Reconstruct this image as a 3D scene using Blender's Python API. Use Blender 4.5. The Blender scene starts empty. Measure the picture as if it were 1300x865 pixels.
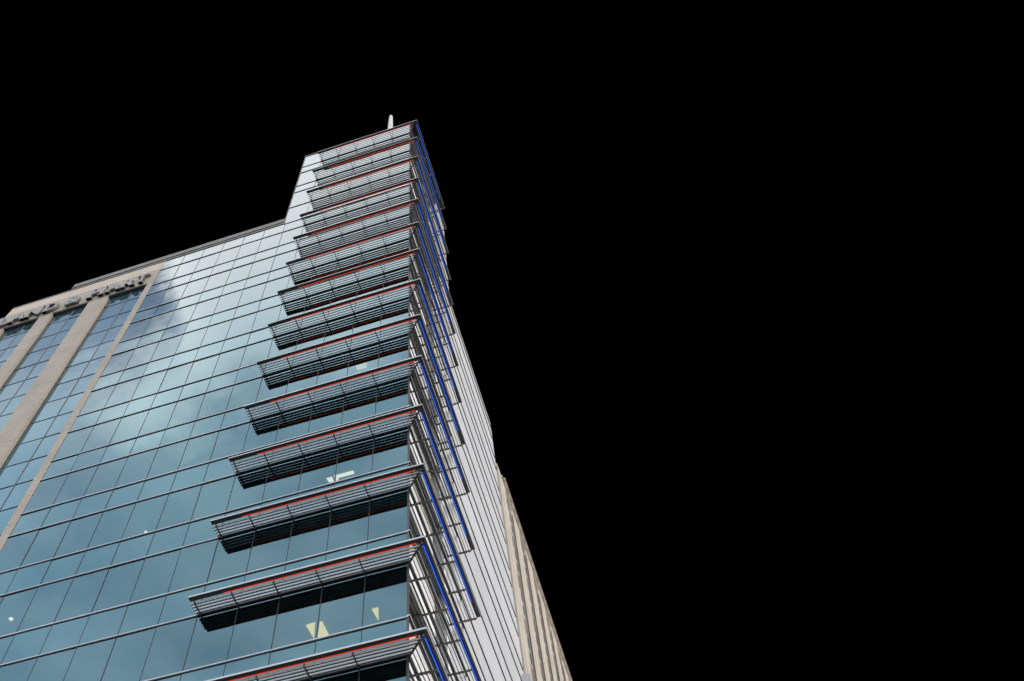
import bpy, bmesh, math, random
from mathutils import Vector, Matrix
random.seed(7)
S = bpy.context.scene
COL = S.collection
R = math.radians

# ---------------------------------------------------------------- measures
BAY = 1.482
GZ = -27.0                        # street level
SP = 1.60                         # spandrel height
def fz(k): return 4.2004 * min(k, 9) + 4.915 * max(0, k - 9)
ROOF_LOW, ROOF_TOP = 39.56, 55.62
XT, XG, XE = -6 * BAY - 0.09, -12 * BAY, -29.68      # tower left edge, glass end, stone end
YT, YW = 9.25, 19.88              # tower depth, side wall end
D = 0.795                         # sunshade reach

# ---------------------------------------------------------------- camera
cam = bpy.data.cameras.new('camera')
co = bpy.data.objects.new('camera', cam)
COL.objects.link(co)
yaw, pit, rol = 0.30301569328, 2.62460924859, -0.00748458507
Mr = Matrix.Rotation(yaw, 3, 'Z') @ Matrix.Rotation(pit, 3, 'X') @ Matrix.Rotation(rol, 3, 'Z')
CAM = Vector((6.368324562932536, -19.52800905998224, -25.396325707737525))
co.matrix_world = Matrix.Translation(CAM) @ Mr.to_4x4()
cam.sensor_width = 36.0
cam.lens = 1268.5533927 / 1300 * 36
cam.shift_x = 122.59589 / 1300
cam.shift_y = 73.1528 / 1300
cam.clip_start = 0.1
cam.clip_end = 6000
S.camera = co

def project(p):
    q = Mr.transposed() @ (Vector(p) - CAM)
    if q.z > -0.1: return None
    return (527.404 + 1268.553 * q.x / -q.z, 505.653 - 1268.553 * q.y / -q.z)

# ---------------------------------------------------------------- materials
def newmat(name):
    m = bpy.data.materials.new(name); m.use_nodes = True
    nt = m.node_tree
    for n in list(nt.nodes): nt.nodes.remove(n)
    out = nt.nodes.new('ShaderNodeOutputMaterial')
    return m, nt, out
def N(nt, t, **kw):
    n = nt.nodes.new(t)
    for k, v in kw.items(): setattr(n, k, v)
    return n
def coords(nt, scale=(1, 1, 1)):
    g = N(nt, 'ShaderNodeNewGeometry'); mp = N(nt, 'ShaderNodeMapping')
    mp.inputs['Scale'].default_value = scale
    nt.links.new(g.outputs['Position'], mp.inputs['Vector'])
    return mp.outputs['Vector']
def noise(nt, vec, scale, detail=4, rough=.55):
    n = N(nt, 'ShaderNodeTexNoise'); n.inputs['Scale'].default_value = scale
    n.inputs['Detail'].default_value = detail; n.inputs['Roughness'].default_value = rough
    nt.links.new(vec, n.inputs['Vector']); return n.outputs['Fac']
def ramp(nt, fac, stops):
    r = N(nt, 'ShaderNodeValToRGB'); e = r.color_ramp.elements
    while len(e) < len(stops): e.new(.5)
    for el, (p, c) in zip(e, stops):
        el.position = p; el.color = (*c, 1) if len(c) == 3 else c
    nt.links.new(fac, r.inputs['Fac']); return r.outputs['Color']
def mixc(nt, fac, a, b, mode='MIX'):
    m = N(nt, 'ShaderNodeMix', data_type='RGBA', blend_type=mode)
    for sock, v in ((m.inputs[0], fac), (m.inputs[6], a), (m.inputs[7], b)):
        if hasattr(v, 'links'): nt.links.new(v, sock)
        elif isinstance(v, tuple): sock.default_value = (*v, 1)
        else: sock.default_value = v
    return m.outputs[2]
def math_(nt, op, a, b=None, clamp=False):
    m = N(nt, 'ShaderNodeMath', operation=op); m.use_clamp = clamp
    for i, v in enumerate((a, b)):
        if v is None: continue
        if hasattr(v, 'links'): nt.links.new(v, m.inputs[i])
        else: m.inputs[i].default_value = v
    return m.outputs[0]
def smooth(nt, v, a, b, lo=0., hi=1.):
    m = N(nt, 'ShaderNodeMapRange', interpolation_type='SMOOTHSTEP')
    nt.links.new(v, m.inputs[0])
    for i, x in enumerate((a, b, lo, hi)): m.inputs[i + 1].default_value = x
    return m.outputs[0]

def surface(name, ca, cb, rough=.6, metal=0., nscale=1.5, stretch=(1, 1, 1), bump=0., bscale=20, spec=.5):
    m, nt, out = newmat(name)
    b = N(nt, 'ShaderNodeBsdfPrincipled')
    v = coords(nt, stretch)
    n1 = noise(nt, v, nscale, 5)
    n2 = noise(nt, v, nscale * 9, 3)
    f = math_(nt, 'ADD', math_(nt, 'MULTIPLY', n1, .7), math_(nt, 'MULTIPLY', n2, .3))
    c = ramp(nt, f, [(.33, ca), (.67, cb)])
    oi = N(nt, 'ShaderNodeObjectInfo'); c = mixc(nt, math_(nt, 'MULTIPLY', oi.outputs['Random'], .22), c, (0, 0, 0))
    nt.links.new(c, b.inputs['Base Color'])
    b.inputs['Roughness'].default_value = rough; b.inputs['Metallic'].default_value = metal
    b.inputs['Specular IOR Level'].default_value = spec
    if bump:
        bp = N(nt, 'ShaderNodeBump'); bp.inputs['Strength'].default_value = bump; bp.inputs['Distance'].default_value = .02
        nt.links.new(noise(nt, coords(nt), bscale, 4), bp.inputs['Height']); nt.links.new(bp.outputs[0], b.inputs['Normal'])
    nt.links.new(b.outputs[0], out.inputs[0])
    return m

def glass(name, through, ior=2.25, tint=(.55, .90, 1.0), see=True):
    """coated facade glass: mirror layer by Fresnel over tinted, partly see-through body"""
    m, nt, out = newmat(name)
    fr = N(nt, 'ShaderNodeFresnel'); fr.inputs['IOR'].default_value = ior
    gl = N(nt, 'ShaderNodeBsdfGlossy'); nt.links.new(ramp(nt, fr.outputs[0], [(.205, tint), (.295, (.87, .93, .95))]), gl.inputs['Color']); gl.inputs['Roughness'].default_value = .012
    bp = N(nt, 'ShaderNodeBump'); bp.inputs['Strength'].default_value = .035; bp.inputs['Distance'].default_value = .2
    nt.links.new(noise(nt, coords(nt), .45, 1), bp.inputs['Height'])
    nt.links.new(bp.outputs[0], gl.inputs['Normal'])
    if see:
        bd = N(nt, 'ShaderNodeBsdfTransparent'); bd.inputs['Color'].default_value = (*through, 1)
    else:
        bd = N(nt, 'ShaderNodeBsdfDiffuse'); bd.inputs['Color'].default_value = (*through, 1)
    mx = N(nt, 'ShaderNodeMixShader')
    nt.links.new(fr.outputs[0], mx.inputs[0]); nt.links.new(bd.outputs[0], mx.inputs[1]); nt.links.new(gl.outputs[0], mx.inputs[2])
    nt.links.new(mx.outputs[0], out.inputs[0])
    return m

def lamp(name, col, strength):
    m, nt, out = newmat(name)
    e = N(nt, 'ShaderNodeEmission'); e.inputs['Color'].default_value = (*col, 1); e.inputs['Strength'].default_value = strength
    nt.links.new(e.outputs[0], out.inputs[0]); return m

def sky_mirror_mat(name, ca, cb):
    """white put in for bright sky mirrored in the side glass: faint upright seams and rain streaks"""
    m, nt, out = newmat(name)
    b = N(nt, 'ShaderNodeBsdfPrincipled')
    v = coords(nt, (1, 1, .06)); n = noise(nt, v, 2.2, 5)
    v2 = coords(nt); n2 = noise(nt, v2, .35, 3)
    base = ramp(nt, math_(nt, 'ADD', math_(nt, 'MULTIPLY', n, .6), math_(nt, 'MULTIPLY', n2, .4)), [(.3, ca), (.7, cb)])
    sx = N(nt, 'ShaderNodeSeparateXYZ'); nt.links.new(v2, sx.inputs[0])
    fr = math_(nt, 'FRACT', math_(nt, 'DIVIDE', math_(nt, 'ADD', sx.outputs[1], 30.0), 1.5))
    seam = math_(nt, 'LESS_THAN', fr, .012)
    c = mixc(nt, math_(nt, 'MULTIPLY', seam, .35), base, (.3, .3, .32))
    stain = noise(nt, coords(nt, (1, 1, .035)), 5.0, 5, .65)
    c = mixc(nt, smooth(nt, stain, .52, .78, 0, .22), c, (.26, .25, .25))
    oi = N(nt, 'ShaderNodeObjectInfo'); c = mixc(nt, math_(nt, 'MULTIPLY', oi.outputs['Random'], .10), c, (0, 0, 0))
    nt.links.new(c, b.inputs['Base Color']); b.inputs['Roughness'].default_value = .45
    nt.links.new(b.outputs[0], out.inputs[0]); return m

def stone_mat(name, ca, cb, jz0, jstep):
    m, nt, out = newmat(name)
    b = N(nt, 'ShaderNodeBsdfPrincipled')
    v = coords(nt)
    f = math_(nt, 'ADD', math_(nt, 'MULTIPLY', noise(nt, v, .6, 4), .5), math_(nt, 'MULTIPLY', noise(nt, v, 9, 5, .7), .5))
    c = ramp(nt, f, [(.34, ca), (.66, cb)])
    streak = noise(nt, coords(nt, (1, 1, .05)), 3.0, 4)
    c = mixc(nt, smooth(nt, streak, .5, .75, 0, .22), c, (.2, .17, .14))
    nt.links.new(c, b.inputs['Base Color']); b.inputs['Roughness'].default_value = .75
    bp = N(nt, 'ShaderNodeBump'); bp.inputs['Strength'].default_value = .25; bp.inputs['Distance'].default_value = .01
    nt.links.new(noise(nt, v, 30, 4), bp.inputs['Height']); nt.links.new(bp.outputs[0], b.inputs['Normal'])
    nt.links.new(b.outputs[0], out.inputs[0]); return m

GLASS = glass('vision_glass', (.22, .36, .37))
SPAND = glass('spandrel_glass', (.012, .030, .034), see=False)
WGLASS = glass('window_glass', (.03, .06, .075), see=False, ior=2.25, tint=(.45, .84, 1.0))
DARK = surface('dark_joint', (.012, .013, .015), (.02, .021, .024), .6)
MULL = surface('anodised_dark', (.03, .032, .036), (.05, .052, .058), .45)
ALU = surface('silver_aluminium', (.38, .39, .42), (.47, .48, .51), .42, 0.35, 3.0)
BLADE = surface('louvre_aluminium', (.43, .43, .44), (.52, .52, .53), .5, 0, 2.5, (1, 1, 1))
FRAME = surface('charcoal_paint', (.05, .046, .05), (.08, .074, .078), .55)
WHITE = sky_mirror_mat('sky_white', (.42, .43, .46), (.50, .51, .545))  # bright sky mirrored in the side glass, put into the colour
SKY_PALE = sky_mirror_mat('sky_white_pale', (.63, .64, .665), (.70, .71, .735))  # paler copy of the wall white, offsets the shade in the recess
STONE = stone_mat('warm_stone', (.26, .222, .185), (.355, .31, .262), 1.0, 2.1)
STONE_PALE = stone_mat('pale_stone', (.39, .315, .26), (.48, .40, .335), 1.0, 2.1)
SAND = stone_mat('sand_stone', (.325, .288, .24), (.44, .395, .335), 1.0, 2.1)
COPING = surface('grey_coping', (.125, .118, .11), (.20, .19, .18), .7, 0, 2.0)
CEIL = surface('office_ceiling', (.30, .31, .31), (.38, .39, .39), .9)
CORE = surface('core_wall', (.13, .14, .15), (.2, .21, .22), .9)
LETTER = surface('letter_metal', (.22, .205, .20), (.30, .285, .275), .45, .3, 4.0)
RIB_SHADE = surface('brown_rib_shade', (.10, .085, .07), (.16, .135, .11), .7)  # dark brown that paints the shaded sides of the ribs
MAST = surface('mast_white', (.48, .48, .50), (.60, .60, .62), .5)
ORANGE = lamp('orange_light', (1.0, .14, .03), .55)
RED = lamp('red_diffuser', (1.0, .05, .04), .20)
BLUE = lamp('blue_light', (.09, .30, 1.0), .6)
NAVY = lamp('navy_diffuser', (.012, .08, 1.0), .15)
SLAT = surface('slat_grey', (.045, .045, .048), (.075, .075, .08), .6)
WARM = lamp('warm_glow', (1.0, .50, .15), 1.9)
COOL = lamp('cool_lamp', (1.0, .60, .42), 2.3)
ASPH = surface('asphalt', (.04, .04, .042), (.06, .06, .062), .85, 0, .3, bump=.3)
PAVE = surface('paving', (.22, .215, .2), (.3, .29, .275), .8, 0, .8, bump=.2)

# ---------------------------------------------------------------- mesh helpers
class MB:
    def __init__(s): s.v = []; s.f = []; s.mi = []
    def face(s, pts, mi=0):
        b = len(s.v); s.v += [tuple(p) for p in pts]; s.f.append(tuple(range(b, b + len(pts)))); s.mi.append(mi); return s
    def box(s, x0, x1, y0, y1, z0, z1, mi=0):
        x0, x1 = sorted((x0, x1)); y0, y1 = sorted((y0, y1)); z0, z1 = sorted((z0, z1))
        b = len(s.v)
        s.v += [(x0, y0, z0), (x1, y0, z0), (x1, y1, z0), (x0, y1, z0), (x0, y0, z1), (x1, y0, z1), (x1, y1, z1), (x0, y1, z1)]
        for q in ((0, 3, 2, 1), (4, 5, 6, 7), (0, 1, 5, 4), (1, 2, 6, 5), (2, 3, 7, 6), (3, 0, 4, 7)):
            s.f.append(tuple(b + i for i in q)); s.mi.append(mi)
        return s
    def loft(s, rings, cap=True, mi=0):
        b = len(s.v); n = len(rings[0])
        for r in rings: s.v += [tuple(p) for p in r]
        for j in range(len(rings) - 1):
            for i in range(n):
                a = b + j * n + i; c = b + j * n + (i + 1) % n
                s.f.append((a, c, c + n, a + n)); s.mi.append(mi)
        if cap:
            s.f.append(tuple(b + i for i in reversed(range(n)))); s.mi.append(mi)
            s.f.append(tuple(b + (len(rings) - 1) * n + i for i in range(n))); s.mi.append(mi)
        return s
    def tube(s, p0, p1, r0, r1=None, n=10, mi=0):
        r1 = r0 if r1 is None else r1
        p0 = Vector(p0); p1 = Vector(p1); d = (p1 - p0).normalized()
        u = d.orthogonal().normalized(); w = d.cross(u)
        rg = lambda p, r: [p + (u * math.cos(2 * math.pi * i / n) + w * math.sin(2 * math.pi * i / n)) * r for i in range(n)]
        return s.loft([rg(p0, r0), rg(p1, r1)], mi=mi)
    def build(s, name, mats, parent=None, org=(0, 0, 0), recalc=True):
        me = bpy.data.meshes.new(name)
        me.from_pydata(s.v, [], s.f)
        for m in (mats if isinstance(mats, (list, tuple)) else [mats]): me.materials.append(m)
        me.polygons.foreach_set('material_index', s.mi)
        if recalc:
            bm = bmesh.new(); bm.from_mesh(me); bmesh.ops.recalc_face_normals(bm, faces=bm.faces); bm.to_mesh(me); bm.free()
        o = bpy.data.objects.new(name, me); COL.objects.link(o)
        if parent: o.parent = parent
        o.location = org
        return o

def tag(o, label=None, cat=None, group=None, kind=None):
    for k, v in (('label', label), ('category', cat), ('group', group), ('kind', kind)):
        if v: o[k] = v
    return o
def thing(name, loc=(0, 0, 0)):
    o = bpy.data.objects.new(name, None); COL.objects.link(o); o.location = loc; o.empty_display_size = .3
    return o

def area_px(pts):
    q = [project(p) for p in pts]
    if any(a is None for a in q): return 0
    q = [(min(max(x, 0), 1300), min(max(y, 0), 865)) for x, y in q]
    return abs(sum(q[i][0] * q[(i + 1) % len(q)][1] - q[(i + 1) % len(q)][0] * q[i][1] for i in range(len(q)))) / 2

# ================================================================ GLASS TOWER
tower = tag(thing('office_tower', (0, 0, 0)), 'tall blue glass office tower with louvred sunshades wrapped round its corner', 'office tower')

# transom lines: (z, light lip)
lines = []
k = -7
while True:
    z = fz(k) if k < 0 else fz(k)
    if z > ROOF_TOP: break
    if k <= 9:
        lines += [z, z + SP]
    elif k in (10, 11):
        lines += [z, z + 3.42]
    else:
        lines += [z]
    k += 1
lines = sorted(l for l in lines if l > GZ + .3)
lines_ext = [GZ] + lines + [ROOF_TOP]

def is_spandrel(z0, z1):
    for kk in range(-7, 13):
        if kk <= 9 and abs(z0 - fz(kk)) < .01: return True
        if kk in (10, 11) and abs(z0 - (fz(kk) + 3.42)) < .01: return True
    return z0 == fz(12)

# panes, each a mesh of its own; the ones past a hundred gathered
panes = {'vision_pane': [], 'spandrel_pane': []}
for i in range(len(lines_ext) - 1):
    z0, z1 = lines_ext[i], lines_ext[i + 1]
    for b in range(12):
        xr, xl = -b * BAY, -(b + 1) * BAY
        if b == 5 and z1 > ROOF_LOW + .2: xl = XT
        if b >= 6 and z0 > ROOF_LOW - .5: continue
        zt = z1
        if b >= 6 and zt > ROOF_LOW: zt = ROOF_LOW
        name = 'spandrel_pane' if is_spandrel(z0, z1) else 'vision_pane'
        a, c = (xl + .009, z0 + .012), (xr - .009, zt - .012)
        if b == 0: c = (-.055, zt - .012)
        ar = area_px([(a[0], 0, a[1]), (c[0], 0, a[1]), (c[0], 0, c[1]), (a[0], 0, c[1])])
        j = [random.gauss(0, .0026) for _ in range(3)]
        q = [(a[0], j[0], a[1]), (c[0], j[1], a[1]), (c[0], j[2] , c[1]), (a[0], j[0] + j[2] - j[1], c[1])]
        panes[name].append((ar, q))
def pane_mesh(mb, q):
    back = [(x, y + .03, z) for x, y, z in q]
    mb.face(q)
    for i in range(4):
        mb.face([q[i], q[(i + 1) % 4], back[(i + 1) % 4], back[i]], 1)
for name, lst in panes.items():
    lst.sort(key=lambda t: -t[0])
    mat = GLASS if name == 'vision_pane' else SPAND
    for ar, q in lst[:99]:
        mb = MB(); pane_mesh(mb, q); mb.build(name, [mat, DARK], tower, recalc=False)
    mb = MB()
    for ar, q in lst[99:]: pane_mesh(mb, q)
    o = mb.build(name, [mat, DARK], tower, recalc=False); o['kind'] = 'stuff'

# mullions (thin dark joints) and transoms (silver lip over dark underside)
for b in range(1, 13):
    x = -b * BAY
    top = ROOF_TOP if b <= 5 else ROOF_LOW
    if b == 6:
        MB().box(x - .013, x + .013, -.010, .05, GZ, ROOF_LOW).build('mullion', DARK, tower)
        continue
    if b == 12: continue
    MB().box(x - .013, x + .013, -.010, .05, GZ, top).build('mullion', DARK, tower)
MB().box(-.058, .0, -.03, .055, GZ, ROOF_TOP).build('corner_post', MULL, tower)
MB().box(XT - .06, XT, -.02, .06, ROOF_LOW + 1.0, ROOF_TOP).build('corner_post', MULL, tower)
for z in lines:
    low = z < ROOF_LOW - .3
    xl = XG + .0 if low else XT
    mb = MB()
    mb.box(xl, -.002, -.030, .02, z - .016, z + .014, 1)       # dark pressure plate
    mb.box(xl, -.002, -.042, .02, z + .0145, z + .062, 0)      # silver cap
    yb = YW if z < ROOF_LOW + .5 else YT
    mb.box(-.046, .046, -.04, yb, z + .026, z + .056, 1)        # transom running on along the side wall, inner half its mirror image
    mb.box(-.050, .052, -.04, yb, z + .0565, z + .098, 2)
    mb.build('transom', [ALU, MULL, WHITE], tower)

# interior: floor slabs, ceilings, core
for kk in range(-7, 12):
    z = fz(kk)
    if z < GZ: continue
    xl = XG if z < ROOF_LOW - 1 else XT
    MB().box(xl + .1, -.3, .22, 5.0, z - .0, z + .45).build('floor_slab', CEIL, tower)
MB().box(XG + .05, -.25, 5.0, 5.3, GZ, ROOF_LOW - .2).box(XT + .05, -.25, 5.0, 5.3, ROOF_LOW - .2, ROOF_TOP - .3).build('core_wall', CORE, tower)

# volumes behind: roofs and sides
MB().box(XG, -.06, .25, YW - .1, ROOF_LOW + .1, ROOF_LOW + .5).build('roof_slab', COPING, tower)
MB().box(XT + .02, -.06, .25, YT - .05, ROOF_TOP - .4, ROOF_TOP - .05).build('roof_slab', COPING, tower)
MB().box(XT - .05, XT + .02, .06, YT, ROOF_LOW + .5, ROOF_TOP - .02).build('side_wall', WHITE, tower)
MB().box(XT - .05, -.06, YT - .05, YT + .06, ROOF_LOW + .5, ROOF_TOP - .02).build('rear_wall', WHITE, tower)
MB().box(XG, -.06, YW - .15, YW - .02, GZ, ROOF_LOW + .4).build('rear_wall', WHITE, tower)

# roof edge trims
MB().box(XT - .08, .05, -.05, .3, ROOF_TOP, ROOF_TOP + .12).box(-.25, .05, .3, YT + .08, ROOF_TOP, ROOF_TOP + .12).build('coping', COPING, tower)
mb = MB()
mb.box(XG - 7.3, XT - .002, -.02, .45, ROOF_LOW + .012, ROOF_LOW + .28)
mb.box(XG - 7.3, XT - .002, -.075, .45, ROOF_LOW + .282, ROOF_LOW + .36)
mb.box(XG - 7.3, XT - .002, -.035, .45, ROOF_LOW + .362, ROOF_LOW + 1.02)
for i in range(38):
    x = XG - 7.0 + i * .43
    if x < XT - .1: mb.box(x, x + .03, -.05, -.034, ROOF_LOW + .365, ROOF_LOW + .98)
mb.build('parapet', COPING, tower)

# side glass built as white panels for its mirrored sky, one band per rail
WX, YR = -.60, 7.02
low_top = ROOF_LOW + .62
bz = [GZ] + sorted(l + .06 for l in lines if l > GZ + 1) + [ROOF_TOP]
for i in range(len(bz) - 1):
    z0, z1 = bz[i] + .003, bz[i + 1] - .003
    MB().box(WX - .06, WX, .17, YR - .04, z0, z1).build('sky_mirror_panel', SKY_PALE, tower)     # recess added to hold the mirror image of the sunshades
    mb = MB()
    if z0 < low_top - .3:
        mb.box(-.07, .0, YR, YW, z0, min(z1, low_top))
        if z1 > low_top + .1: mb.box(-.07, .0, YR, YT, low_top + .002, z1)
    else:
        mb.box(-.07, .0, YR, YT, max(z0, low_top + .002), z1)
    mb.build('sky_mirror_panel', WHITE, tower)
mb = MB(); mb.box(WX - .2, WX - .062, .2, YR - .02, GZ, ROOF_TOP - .02); mb.box(-.25, -.072, YR + .02, YW - .02, GZ, ROOF_LOW + .6); mb.box(-.25, -.072, YR + .02, YT - .02, ROOF_LOW + .602, ROOF_TOP - .02)
mb.build('wall_backing', DARK, tower)
MB().box(WX - .1, -.001, YR - .038, YR - .002, GZ, ROOF_TOP - .03).build('added_recess_side', SKY_PALE, tower)  # added white end of the mirror recess
MB().box(-.35, .03, YT + .002, YW + .03, ROOF_LOW + .625, ROOF_LOW + .72).build('coping', WHITE, tower)
MB().box(-.15, .03, YW + .001, YW + .05, GZ, ROOF_LOW + .62).build('corner_trim', WHITE, tower)
MB().box(WX - .06, -.062, .10, .16, GZ, ROOF_TOP - .05).build('added_recess_screen', DARK, tower)  # added dark screen, hides the mirror recess behind the corner pane

# ---------------------------------------------------------------- sunshades
XL, LB = -5 * BAY, 6.69
def slat(mb, o, x0):
    p = blade(o); n = len(p)
    b = len(mb.v)
    mb.v += [(x0, -a, z) for a, z in p] + [(a, -a, z) for a, z in p]
    for i in range(n):
        j = (i + 1) % n
        mb.f.append((b + i, b + j, b + n + j, b + n + i)); mb.mi.append(1 if i in (0, 6, 7) else 0)  # bottom and back faces dark: their shade is put into the colour
    mb.f.append(tuple(b + i for i in reversed(range(n)))); mb.mi.append(0)
    mb.f.append(tuple(b + n + i for i in range(n))); mb.mi.append(0)
def sweepA(mb, prof, x0, mi=0, x1=None):
    """prof: list of (outward, z); runs along the glass front to the mitre (or x1)"""
    mb.loft([[(x0, -o, z) for o, z in prof], [((o if x1 is None else x1), -o, z) for o, z in prof]], mi=mi)
def sweepB(mb, prof, y1, mi=0, y0=None):
    mb.loft([[(o, (-o if y0 is None else y0), z) for o, z in prof], [(o, y1, z) for o, z in prof]], mi=mi)
def rect(o0, o1, z0, z1): return [(o0, z0), (o1, z0), (o1, z1), (o0, z1)]
def blade(o, t=.020):
    """upright flat-bottomed slat, leaning slightly so that its outer face looks a little up"""
    h, lean = .056, .008
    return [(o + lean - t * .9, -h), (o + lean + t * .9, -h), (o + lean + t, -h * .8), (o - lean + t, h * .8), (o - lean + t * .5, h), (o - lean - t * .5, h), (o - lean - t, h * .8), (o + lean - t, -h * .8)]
BO = [.165, .290, .415, .540]
A_BR = [-5 * BAY + .16] + [-b * BAY for b in (4, 3, 2, 1)]
B_BR = [.70, 2.20, 3.64, 5.08, LB - .09]
proto = None
def mir(prof): return [(-o, z) for o, z in prof]
def make_sunshade():
    fr = MB()
    pr = rect(.605, D - .012, .060, .122)
    sweepA(fr, pr, XL); sweepB(fr, pr, LB);
    lip = rect(D - .0115, D, .058, .128)
    sweepA(fr, lip, XL, 1); sweepB(fr, lip, LB, 1)
    wr = rect(.045, .07, .0, .05)                      # wall rail
    sweepA(fr, wr, XL, 0); sweepB(fr, rect(-.045, .05, -.03, .02), LB, 0)
    root = fr.build('sunshade', [FRAME, ALU], tower)
    a = MB(); b = MB()
    for o in BO:
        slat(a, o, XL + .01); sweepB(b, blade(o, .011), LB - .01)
        sweepB(b, mir(blade(o * .95, .010)), LB - .01, y0=.14)  # inner slats: mirror image in the side glass, built as geometry
    a.build('louvre', [BLADE, FRAME], root); b.build('louvre', SLAT, root)  # frame colour shades the front slats; second louvre includes its mirror image
    for x in A_BR:
        m = MB()
        m.loft([[(x - .012, -.03, -.095), (x + .012, -.03, -.095), (x + .012, -.03, -.02), (x - .012, -.03, -.02)],
                [(x - .012, -.63, -.055), (x + .012, -.63, -.055), (x + .012, -.63, .055), (x - .012, -.63, .055)]])
        m.box(x - .012, x + .012, -.04, 0.0, -.10, .03)
        m.tube((x - .03, -.11, -.085), (x + .03, -.11, -.085), .022)
        m.tube((x + .05, -.16, -.05), (x + .05, -.16, -.075), .024)
        m.build('bracket', FRAME, root)
    for y in B_BR:
        m = MB()
        m.box(-.599, .64, y - .040, y + .040, -.085, -.060)  # inner half is the mirror image in the side glass, built solid
        for o in [-q * .95 for q in BO] + BO: m.tube((o, y - .055, -.08), (o, y + .055, -.08), .030)
        m.build('bracket', COPING, root)
    m = MB()                                            # hip rafter in the mitre
    w = .016
    m.loft([[(.03 - w, -.03 - w, -.08), (.03 + w, -.03 + w, -.08), (.03 + w, -.03 + w, -.03), (.03 - w, -.03 - w, -.03)],
            [(.66 - w, -.66 - w, -.07), (.66 + w, -.66 + w, -.07), (.66 + w, -.66 + w, .055), (.66 - w, -.66 - w, .055)]])
    m.build('hip_bracket', FRAME, root)
    m = MB(); sweepA(m, rect(.607, .654, .045, .0595), -6.21, x1=.46, mi=1); sweepA(m, rect(.628, .641, .036, .0445), -6.20, x1=.45)
    o = m.build('light_strip', [ORANGE, RED], root); o['label'] = 'glowing orange light strip'
    m = MB(); sweepB(m, rect(.602, .700, .045, .0595), LB - .87, y0=-.50, mi=1); sweepB(m, rect(.636, .656, .030, .0445), LB - .88, y0=-.49)
    sweepB(m, rect(-.592, -.548, .045, .0595), LB - .87, y0=.16, mi=1); sweepB(m, rect(-.578, -.562, .030, .0445), LB - .88, y0=.17)  # inner blue strip: mirror image of the outer one, built as a glowing part
    o = m.build('light_strip', [BLUE, NAVY], root); o['label'] = 'glowing blue light strip with its mirror image'
    return root
for kk in range(-1, 13):
    if proto is None:
        proto = make_sunshade(); o = proto
    else:
        o = proto.copy(); COL.objects.link(o); o.parent = tower
        for ch in proto.children:
            c = ch.copy(); COL.objects.link(c); c.parent = o
    o.location = (0, 0, fz(kk))

# ---------------------------------------------------------------- ceiling lamps and glowing triangles seen through the glass
def lampthing(name, pts, z, mat, label, group=None, cat='ceiling lamp'):
    mb = MB(); mb.loft([[(x, y, z - .025) for x, y in pts], [(x, y, z) for x, y in pts]])
    return tag(mb.build(name, mat), label, cat, group)
LG = 'lit ceiling lamps and glowing triangles behind the glass'
zc = fz(0) - .004
lampthing('ceiling_lamp', [(-4.10, 1.46), (-3.76, 1.44), (-4.05, 2.10)], zc, WARM, 'warm glowing triangle left of the mullion under the second lowest sunshade', LG)
lampthing('ceiling_lamp', [(-3.60, 1.45), (-3.53, 1.50), (-3.52, 2.10), (-3.92, 2.09)], zc, WARM, 'warm glowing triangle right of the mullion under the second lowest sunshade', LG)
lampthing('ceiling_lamp', [(-1.77, 1.47), (-1.54, 1.47), (-1.72, 2.02)], zc, WARM, 'small warm lit triangle in the pane beside the tower corner', LG)
zc = fz(2) - .004
lampthing('ceiling_lamp', [(-3.62, 1.25), (-2.80, 1.25), (-2.80, 1.40), (-3.50, 1.40), (-3.50, 1.5), (-3.62, 1.5)], zc, COOL, 'bright white lit bar on the ceiling above the third sunshade from below', LG)
lampthing('ceiling_lamp', [(-3.96, 1.27), (-3.72, 1.27), (-3.72, 1.50), (-3.92, 1.50)], zc, COOL, 'short white lit lamp left of the bright ceiling bar', LG)
zc = fz(4) - .004
DIM = lamp('dim_lamp', (1.0, .55, .28), .9)
lampthing('ceiling_lamp', [(-2.95, .80), (-2.42, .80), (-2.50, 1.06), (-2.96, 1.04)], zc, DIM, 'dim yellowish ceiling lamp behind the upper narrow glass strip', LG)
def disc(x, y, r, n=14): return [(x + r * math.cos(2 * math.pi * i / n), y + r * math.sin(2 * math.pi * i / n)) for i in range(n)]
lampthing('downlight', disc(-16.62, 1.11, .085), fz(1) - .004, COOL, 'round white downlight alone in a pane at the lower left', cat='downlight')
lampthing('downlight', disc(-12.13, 1.50, .06), fz(2) - .004, COOL, 'left one of two white specks above a silver transom', 'specks above the transom', 'downlight')
lampthing('downlight', disc(-9.80, 1.58, .06), fz(2) - .004, COOL, 'right one of two white specks above a silver transom', 'specks above the transom', 'downlight')

# ================================================================ STONE BUILDING WITH THE SIGN
stone = tag(thing('stone_building', (XE, 0, 0)), 'warm grey stone building left of the glass front with deep window strips', 'building')
def sp(mb, name, mats, recalc=True):
    o = mb.build(name, mats, stone, recalc=recalc); o.location = (-XE, 0, 0); return o
LINT0, SEAM, TOP = 35.86, 38.02, 39.55
RC = .19
wins = [(-21.05, -18.24), (-25.19, -22.50), (-28.87, -26.20)]
piers = [(-18.235, XG - .002), (-22.495, -21.055), (-26.195, -25.195), (XE, -28.875)]
zj = [GZ] + [4.2004 * kk + 1.0 + h for kk in range(-7, 9) for h in (0, 2.1)]
zj = sorted(z for z in zj if z >= GZ and z < LINT0 - .5) + [LINT0]
for x0, x1 in piers:
    mb = MB()
    for i in range(len(zj) - 1):
        mb.box(x0, x1, -.03, .6, zj[i] + .007, zj[i + 1] - .007)
    mb.box(x0 + .012, x1 - .012, -.018, .55, GZ, LINT0, 1)
    sp(mb, 'pilaster', [STONE, DARK])
mb = MB()
xs = [XE, -28.2, -26.7, -25.195, -23.8, -22.495, -21.055, -19.6, XG - .002]
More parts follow.
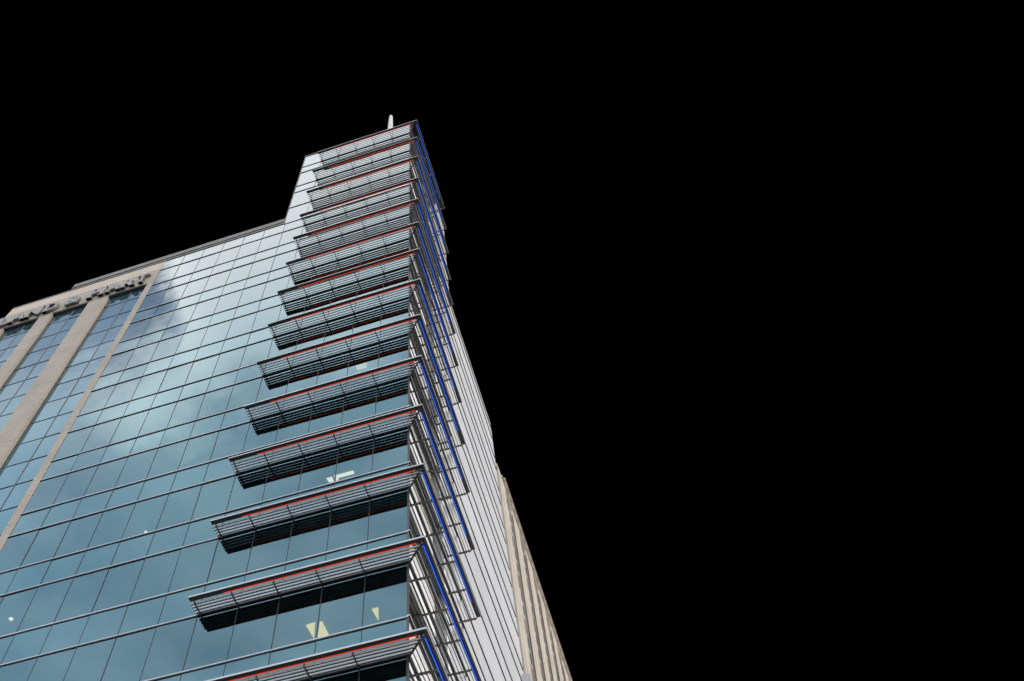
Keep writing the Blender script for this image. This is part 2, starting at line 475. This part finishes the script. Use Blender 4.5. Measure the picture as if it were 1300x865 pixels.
for i in range(len(xs) - 1): mb.box(xs[i] + (.004 if i else 0), xs[i + 1] - .004, -.034, .6, LINT0 + .004, SEAM - .012)
mb.box(XE + .01, XG - .02, -.02, .55, LINT0 + .01, SEAM, 1)
sp(mb, 'lintel', [STONE, DARK])
mb = MB()
for i in range(len(xs) - 1):
    x0, x1 = xs[i] + (.004 if i else 0), xs[i + 1] - .004
    mb.loft([[(x0, -.034, SEAM + .012), (x1, -.034, SEAM + .012), (x1, .6, SEAM + .012), (x0, .6, SEAM + .012)],
             [(x0, .02, TOP), (x1, .02, TOP), (x1, .6, TOP), (x0, .6, TOP)]])
sp(mb, 'parapet', [STONE_PALE])
sp(MB().box(XE, XG - .004, -.037, .1, SEAM - .011, SEAM + .011), 'seam', MULL)
sp(MB().box(XE - .01, -25.12, .0, .62, TOP + .002, TOP + .16), 'coping', COPING)
mb = MB()
for x in (-24.9, -24.4): mb.tube((x, .2, TOP + .1), (x, .2, TOP + .75), .05)
mb.tube((-24.95, .2, TOP + .55), (-24.35, .2, TOP + .55), .04)
sp(mb, 'roof_rail', ALU)
sp(MB().box(XE + .3, XG - .05, .61, 15, GZ, TOP - .2), 'wall', STONE)
sp(MB().box(XE + .2, XE + .35, .61, 15, GZ, TOP - .2), 'wall', STONE)
# windows: one per half storey, two panes each
zr = [4.2004 * kk + .72 + h for kk in range(-7, 9) for h in (0, 2.1)]
zr = sorted(z for z in zr if GZ + .3 < z < LINT0 - .4)
zr = [GZ + .05] + zr + [LINT0 + .05]
for x0, x1 in wins:
    xm = (x0 + x1) / 2 + .18
    for i in range(len(zr) - 1):
        z0, z1 = zr[i], zr[i + 1]
        mb = MB()
        for a, b in ((x0, xm), (xm, x1)):
            j = [random.gauss(0, .0026) for _ in range(3)]
            mb.face([(a, RC + j[0], z0), (b, RC + j[1], z0), (b, RC + j[2], z1), (a, RC + j[0] + j[2] - j[1], z1)])
        w = sp(mb, 'window', WGLASS, False)
        fb = MB()
        fb.box(x0, x1, RC - .022, RC + .03, z0 - .016, z0 + .016, 1)
        fb.box(x0, x1, RC - .026, RC + .03, z0 + .0165, z0 + .028, 0)
        fb.box(xm - .010, xm + .012, RC - .030, RC + .03, z0 + .035, z1 - .017, 2)
        fb.box(x1 - .03, x1, RC - .03, RC + .03, z0 + .035, z1 - .017, 1)
        fb.box(x0, x0 + .03, RC - .03, RC + .03, z0 + .035, z1 - .017, 1)
        f = fb.build('frame', [ALU, MULL, COPING], w)
    sp(MB().box(x0, x1, .0, RC - .06, LINT0 - .10, LINT0 + .003), 'soffit', FRAME)

# ---------------------------------------------------------------- the sign: silver letters
sign = tag(thing('wall_sign', (-24.0, -.05, 36.6)), 'silver capital letters reading LAND & HART along the stone lintel', 'sign')
LB0, LT = 36.02, 37.36
spec = [('L', -29.58, -28.72), ('A', -28.58, -27.38), ('N', -27.32, -26.22), ('D', -25.98, -24.98), ('&', -24.42, -23.26),
        ('H', -22.66, -21.50), ('A', -21.30, -20.28), ('R', -20.18, -19.24), ('T', -19.14, -18.30)]
def letter(ch, x0, x1):
    cu = bpy.data.curves.new('letter', 'FONT'); cu.body = ch; cu.extrude = .09; cu.bevel_depth = .012; cu.offset = .018; cu.resolution_u = 6
    tmp = bpy.data.objects.new('tmp_letter', cu); COL.objects.link(tmp)
    bpy.context.view_layer.update()
    me = bpy.data.meshes.new_from_object(tmp.evaluated_get(bpy.context.evaluated_depsgraph_get()))
    bpy.data.objects.remove(tmp); bpy.data.curves.remove(cu)
    xs = [v.co.x for v in me.vertices]; ys = [v.co.y for v in me.vertices]
    ax, bx_, ay, by_ = min(xs), max(xs), min(ys), max(ys)
    for v in me.vertices:
        x, y, z = v.co
        v.co = (x0 + (x - ax) / (bx_ - ax) * (x1 - x0), -.16 - z, LB0 + (y - ay) / (by_ - ay) * (LT - LB0))
    bm = bmesh.new(); bm.from_mesh(me)
    def bar(a, b, c, d):
        r = bmesh.ops.create_cube(bm, size=1)
        for v in r['verts']:
            v.co = ((a + b) / 2 + v.co.x * (b - a), -.16 + v.co.y * .19, (c + d) / 2 + v.co.z * (d - c))
    w = x1 - x0; t = .10
    feet = {'L': [(0, .35, 0), (0, .35, 1)], 'A': [(-.06, .3, 0), (.7, 1.06, 0)], 'N': [(-.03, .3, 0), (-.03, .22, 1), (.74, 1.05, 1)], 'D': [(-.04, .3, 0), (-.04, .3, 1)],
            'H': [(-.05, .33, 0), (.67, 1.05, 0), (-.05, .33, 1), (.67, 1.05, 1)], 'R': [(-.05, .33, 0), (.74, 1.08, 0), (-.05, .3, 1)], 'T': [(.3, .7, 0)]}.get(ch, [])
    for a, b, top in feet:
        bar(x0 + a * w, x0 + b * w, (LT - t if top else LB0), (LT if top else LB0 + t))
    for zz in (LB0 + .25, LT - .3):                        # stand-off pins
        r = bmesh.ops.create_cone(bm, cap_ends=True, segments=8, radius1=.02, radius2=.02, depth=.08)
        for v in r['verts']: v.co = (x0 + w * .15 + v.co.x, -.06 + v.co.z, zz + v.co.y)
    for v in bm.verts: v.co -= Vector((-24.0, -.05, 36.6))
    bmesh.ops.recalc_face_normals(bm, faces=bm.faces); bm.to_mesh(me); bm.free()
    me.materials.clear(); me.materials.append(LETTER)
    o = bpy.data.objects.new('letter', me); COL.objects.link(o); o.parent = sign
    o['label'] = 'ampersand' if ch == '&' else 'letter ' + ch
for a in spec: letter(*a)

# ================================================================ RIBBED STONE BUILDING ON THE RIGHT
rib = tag(thing('ribbed_building', (0, YW, 0)), 'sand coloured stone building with upright ribs beyond the side wall', 'building')
def rp(mb, name, mats):
    o = mb.build(name, mats, rib); o.location = (0, -YW, 0); return o
P, W0, NR = 3.92, 1.95, 9
RT = 34.15
Y0 = YW + .06
for i in range(NR):
    y0 = Y0 + .12 + i * P
    mb = MB()
    z = GZ; 
    while z < RT - .2:
        z1 = min(z + 4.2, RT)
        mb.box(-.3, .125, y0, y0 + W0, z + .006, z1 - .006)
        mb.box(.1255, .15, y0 + .5, y0 + W0 - .3, z + .006, z1 - .006)
        z = z1
    mb.box(-.3, .085, y0 + .01, y0 + W0 - .01, GZ, RT, 1)
    rp(mb, 'pilaster', [SAND, DARK])
    # window bay between two ribs
    ya, yb = y0 + W0, y0 + P
    for kk in range(-6, 8):
        za = 4.2 * kk + .9; zb = za + 2.5
        if za < GZ or zb > RT: continue
        w = rp(MB().box(-.06, .0, ya + .02, yb - .52, za, zb), 'window', WGLASS)
        fb = MB()
        fb.box(.001, .03, ya + .86, ya + 1.02, za, zb); fb.box(.001, .02, ya + 1.022, yb - .53, za, za + .3); fb.box(.001, .02, ya + 1.022, yb - .53, za + 1.3, za + 1.5)  # white bars put in for bright sky mirrored in this glass
        fb.box(-.059, .035, yb - .5, yb - .045, za - .85, zb + .8, 1); fb.box(-.059, .118, yb - .043, yb - .002, za - .85, zb + .8, 1)  # brown strips paint the shade on the near sides of the ribs
        fb.build('frame', [MAST, RIB_SHADE], w)  # mast white for the mirrored sky, brown for the rib shade
        rp(MB().box(-.12, .012, ya + .01, yb - .52, zb + .01, za + 4.19), 'spandrel', COPING)
    mb = MB()                                                  # arched head of the bay
    pts = []
    for j in range(9):
        t = j / 8; yy = ya + (yb - ya) * t
        pts.append((yy, RT - 1.15 + .95 * math.sin(math.pi * t) ** .6))
    for j in range(8):
        (ya_, za_), (yb_, zb_) = pts[j], pts[j + 1]
        mb.loft([[(-.2, ya_, za_), (.06, ya_, za_), (.06, ya_, RT), (-.2, ya_, RT)], [(-.2, yb_, zb_), (.06, yb_, zb_), (.06, yb_, RT), (-.2, yb_, RT)]])
    rp(mb, 'arch', SAND)
YE = Y0 + NR * P
mb = MB().box(-.4, .12, Y0, YE, RT + .004, RT + .45)
mb.box(-.4, .20, Y0 + 1.2, YE, RT + .456, RT + .65)
mb.box(-.4, .08, Y0 + 2.2, YE, RT + .656, RT + 1.45)
y = Y0 + 2.4
while y < YE - .5:
    mb.box(.081, .17, y, y + .42, RT + .80, RT + 1.40); y += .98
mb.box(-.4, .22, Y0 + 2.2, YE, RT + 1.456, RT + 1.66)
y = Y0 + 3.4
while y < YE - 1:
    mb.box(-.3, .15, y, y + .9, RT + 1.664, RT + 2.0); y += P
rp(mb, 'cornice', SAND)
rp(MB().box(-12, -.3, Y0, YE, GZ, RT + .4), 'wall', SAND)
rp(MB().box(-.15, .47, 19.2, 19.62, 12.7, 13.27), 'canopy', ALU)

# ================================================================ MAST
mb = MB(); n = 14
mx, my = -1.97, .62
rings = []
for z, r in ((ROOF_TOP - .05, .42), (ROOF_TOP + .3, .42), (ROOF_TOP + .32, .23), (ROOF_TOP + 2.9, .225), (ROOF_TOP + 5.6, .185), (ROOF_TOP + 6.5, .16), (ROOF_TOP + 6.9, .14), (ROOF_TOP + 7.06, .06)):
    rings.append([(mx + r * math.cos(2 * math.pi * i / n), my + r * math.sin(2 * math.pi * i / n), z) for i in range(n)])
mb.loft(rings)
o = mb.build('roof_mast', MAST)
for p in o.data.polygons: p.use_smooth = True
tag(o, 'white round topped mast standing on the tower roof', 'mast')

# ================================================================ GROUND
tag(MB().face([(-3000, -3000, GZ - .14), (3000, -3000, GZ - .14), (3000, 3000, GZ - .14), (-3000, 3000, GZ - .14)]).build('ground', ASPH), kind='structure')
tag(MB().box(-60, 9, -6.5, 60, GZ - .136, GZ - .004).build('pavement', PAVE), kind='structure')

# ================================================================ SKY
w = bpy.data.worlds.new('World'); S.world = w; w.use_nodes = True
nt = w.node_tree
for n_ in list(nt.nodes): nt.nodes.remove(n_)
out = N(nt, 'ShaderNodeOutputWorld'); bg = N(nt, 'ShaderNodeBackground')
SUN_EL, SUN_ROT = R(17), R(104)
sky = N(nt, 'ShaderNodeTexSky', sky_type='NISHITA'); sky.sun_disc = False
sky.sun_elevation = SUN_EL; sky.sun_rotation = SUN_ROT; sky.air_density = 1.2; sky.dust_density = 1.5
tc = N(nt, 'ShaderNodeTexCoord'); sx = N(nt, 'ShaderNodeSeparateXYZ'); nt.links.new(tc.outputs['Generated'], sx.inputs[0])
dx, dy, dz = sx.outputs
zz = math_(nt, 'MAXIMUM', dz, .06)
u = math_(nt, 'DIVIDE', dx, zz); v = math_(nt, 'DIVIDE', dy, zz)
cv = N(nt, 'ShaderNodeCombineXYZ'); nt.links.new(u, cv.inputs[0]); nt.links.new(v, cv.inputs[1])
big = noise(nt, cv.outputs[0], 5.5, 4, .5); fine = noise(nt, cv.outputs[0], 16.0, 5, .6)
# one long bright bank of cloud high over the street, thinner grey cloud below it, blue gaps above
uw = math_(nt, 'ADD', u, math_(nt, 'MULTIPLY', math_(nt, 'SUBTRACT', fine, .5), .10))
edge = smooth(nt, uw, -.41, -.335, -.388, -.18)
sd_ = math_(nt, 'SUBTRACT', v, edge)
sd_ = math_(nt, 'ADD', sd_, math_(nt, 'MULTIPLY', math_(nt, 'SUBTRACT', big, .5), .16))
sd_ = math_(nt, 'ADD', sd_, math_(nt, 'MULTIPLY', math_(nt, 'SUBTRACT', fine, .5), .07))
upper = smooth(nt, sd_, -.05, .06, 1., 0.)
lower = smooth(nt, math_(nt, 'ADD', math_(nt, 'ADD', v, math_(nt, 'MULTIPLY', math_(nt, 'SUBTRACT', fine, .5), .12)), math_(nt, 'MULTIPLY', math_(nt, 'SUBTRACT', big, .5), .25)), -.62, -.39, 0., 1.)
west = smooth(nt, u, -.62, -.47, .2, 1.)
ridge = math_(nt, 'MULTIPLY', math_(nt, 'MULTIPLY', upper, lower), west)
veil = math_(nt, 'MULTIPLY', math_(nt, 'ADD', math_(nt, 'MULTIPLY', big, .75), .0), smooth(nt, sd_, -.03, .075, 1., .10))
cl = math_(nt, 'MAXIMUM', math_(nt, 'MULTIPLY', ridge, smooth(nt, uw, -.40, -.31, 1., .86)), veil)
cl = math_(nt, 'MAXIMUM', cl, smooth(nt, dx, .25, .6, 0., .85))  # white cloud added in the east to brighten the side wall
mp = N(nt, 'ShaderNodeVectorMath', operation='SCALE'); nt.links.new(sky.outputs[0], mp.inputs[0]); mp.inputs['Scale'].default_value = 3.2
col = mixc(nt, cl, mp.outputs[0], (16.5, 16.4, 16.4))
# sky behind the building masked to black, kept bright in the east
north = smooth(nt, dy, -.25, -.16, 1., 0.)
east = smooth(nt, dx, .50, .62, 0., 1.)
keep = math_(nt, 'MAXIMUM', north, east)
col = mixc(nt, keep, (0, 0, 0), col)
nt.links.new(col, bg.inputs['Color']); bg.inputs['Strength'].default_value = .12
nt.links.new(bg.outputs[0], out.inputs[0])

sun = bpy.data.lights.new('sun', 'SUN'); sun.energy = .55; sun.angle = R(24); sun.color = (1, .985, .97)
so = bpy.data.objects.new('sun', sun); COL.objects.link(so)
sd = Vector((math.sin(SUN_ROT) * math.cos(SUN_EL), math.cos(SUN_ROT) * math.cos(SUN_EL), math.sin(SUN_EL)))
so.rotation_euler = sd.to_track_quat('Z', 'Y').to_euler()

S.view_settings.view_transform = 'Standard'; S.view_settings.look = 'None'
S.view_settings.exposure = 0.5; S.view_settings.gamma = 1
S.cycles.max_bounces = 8; S.cycles.transparent_max_bounces = 8
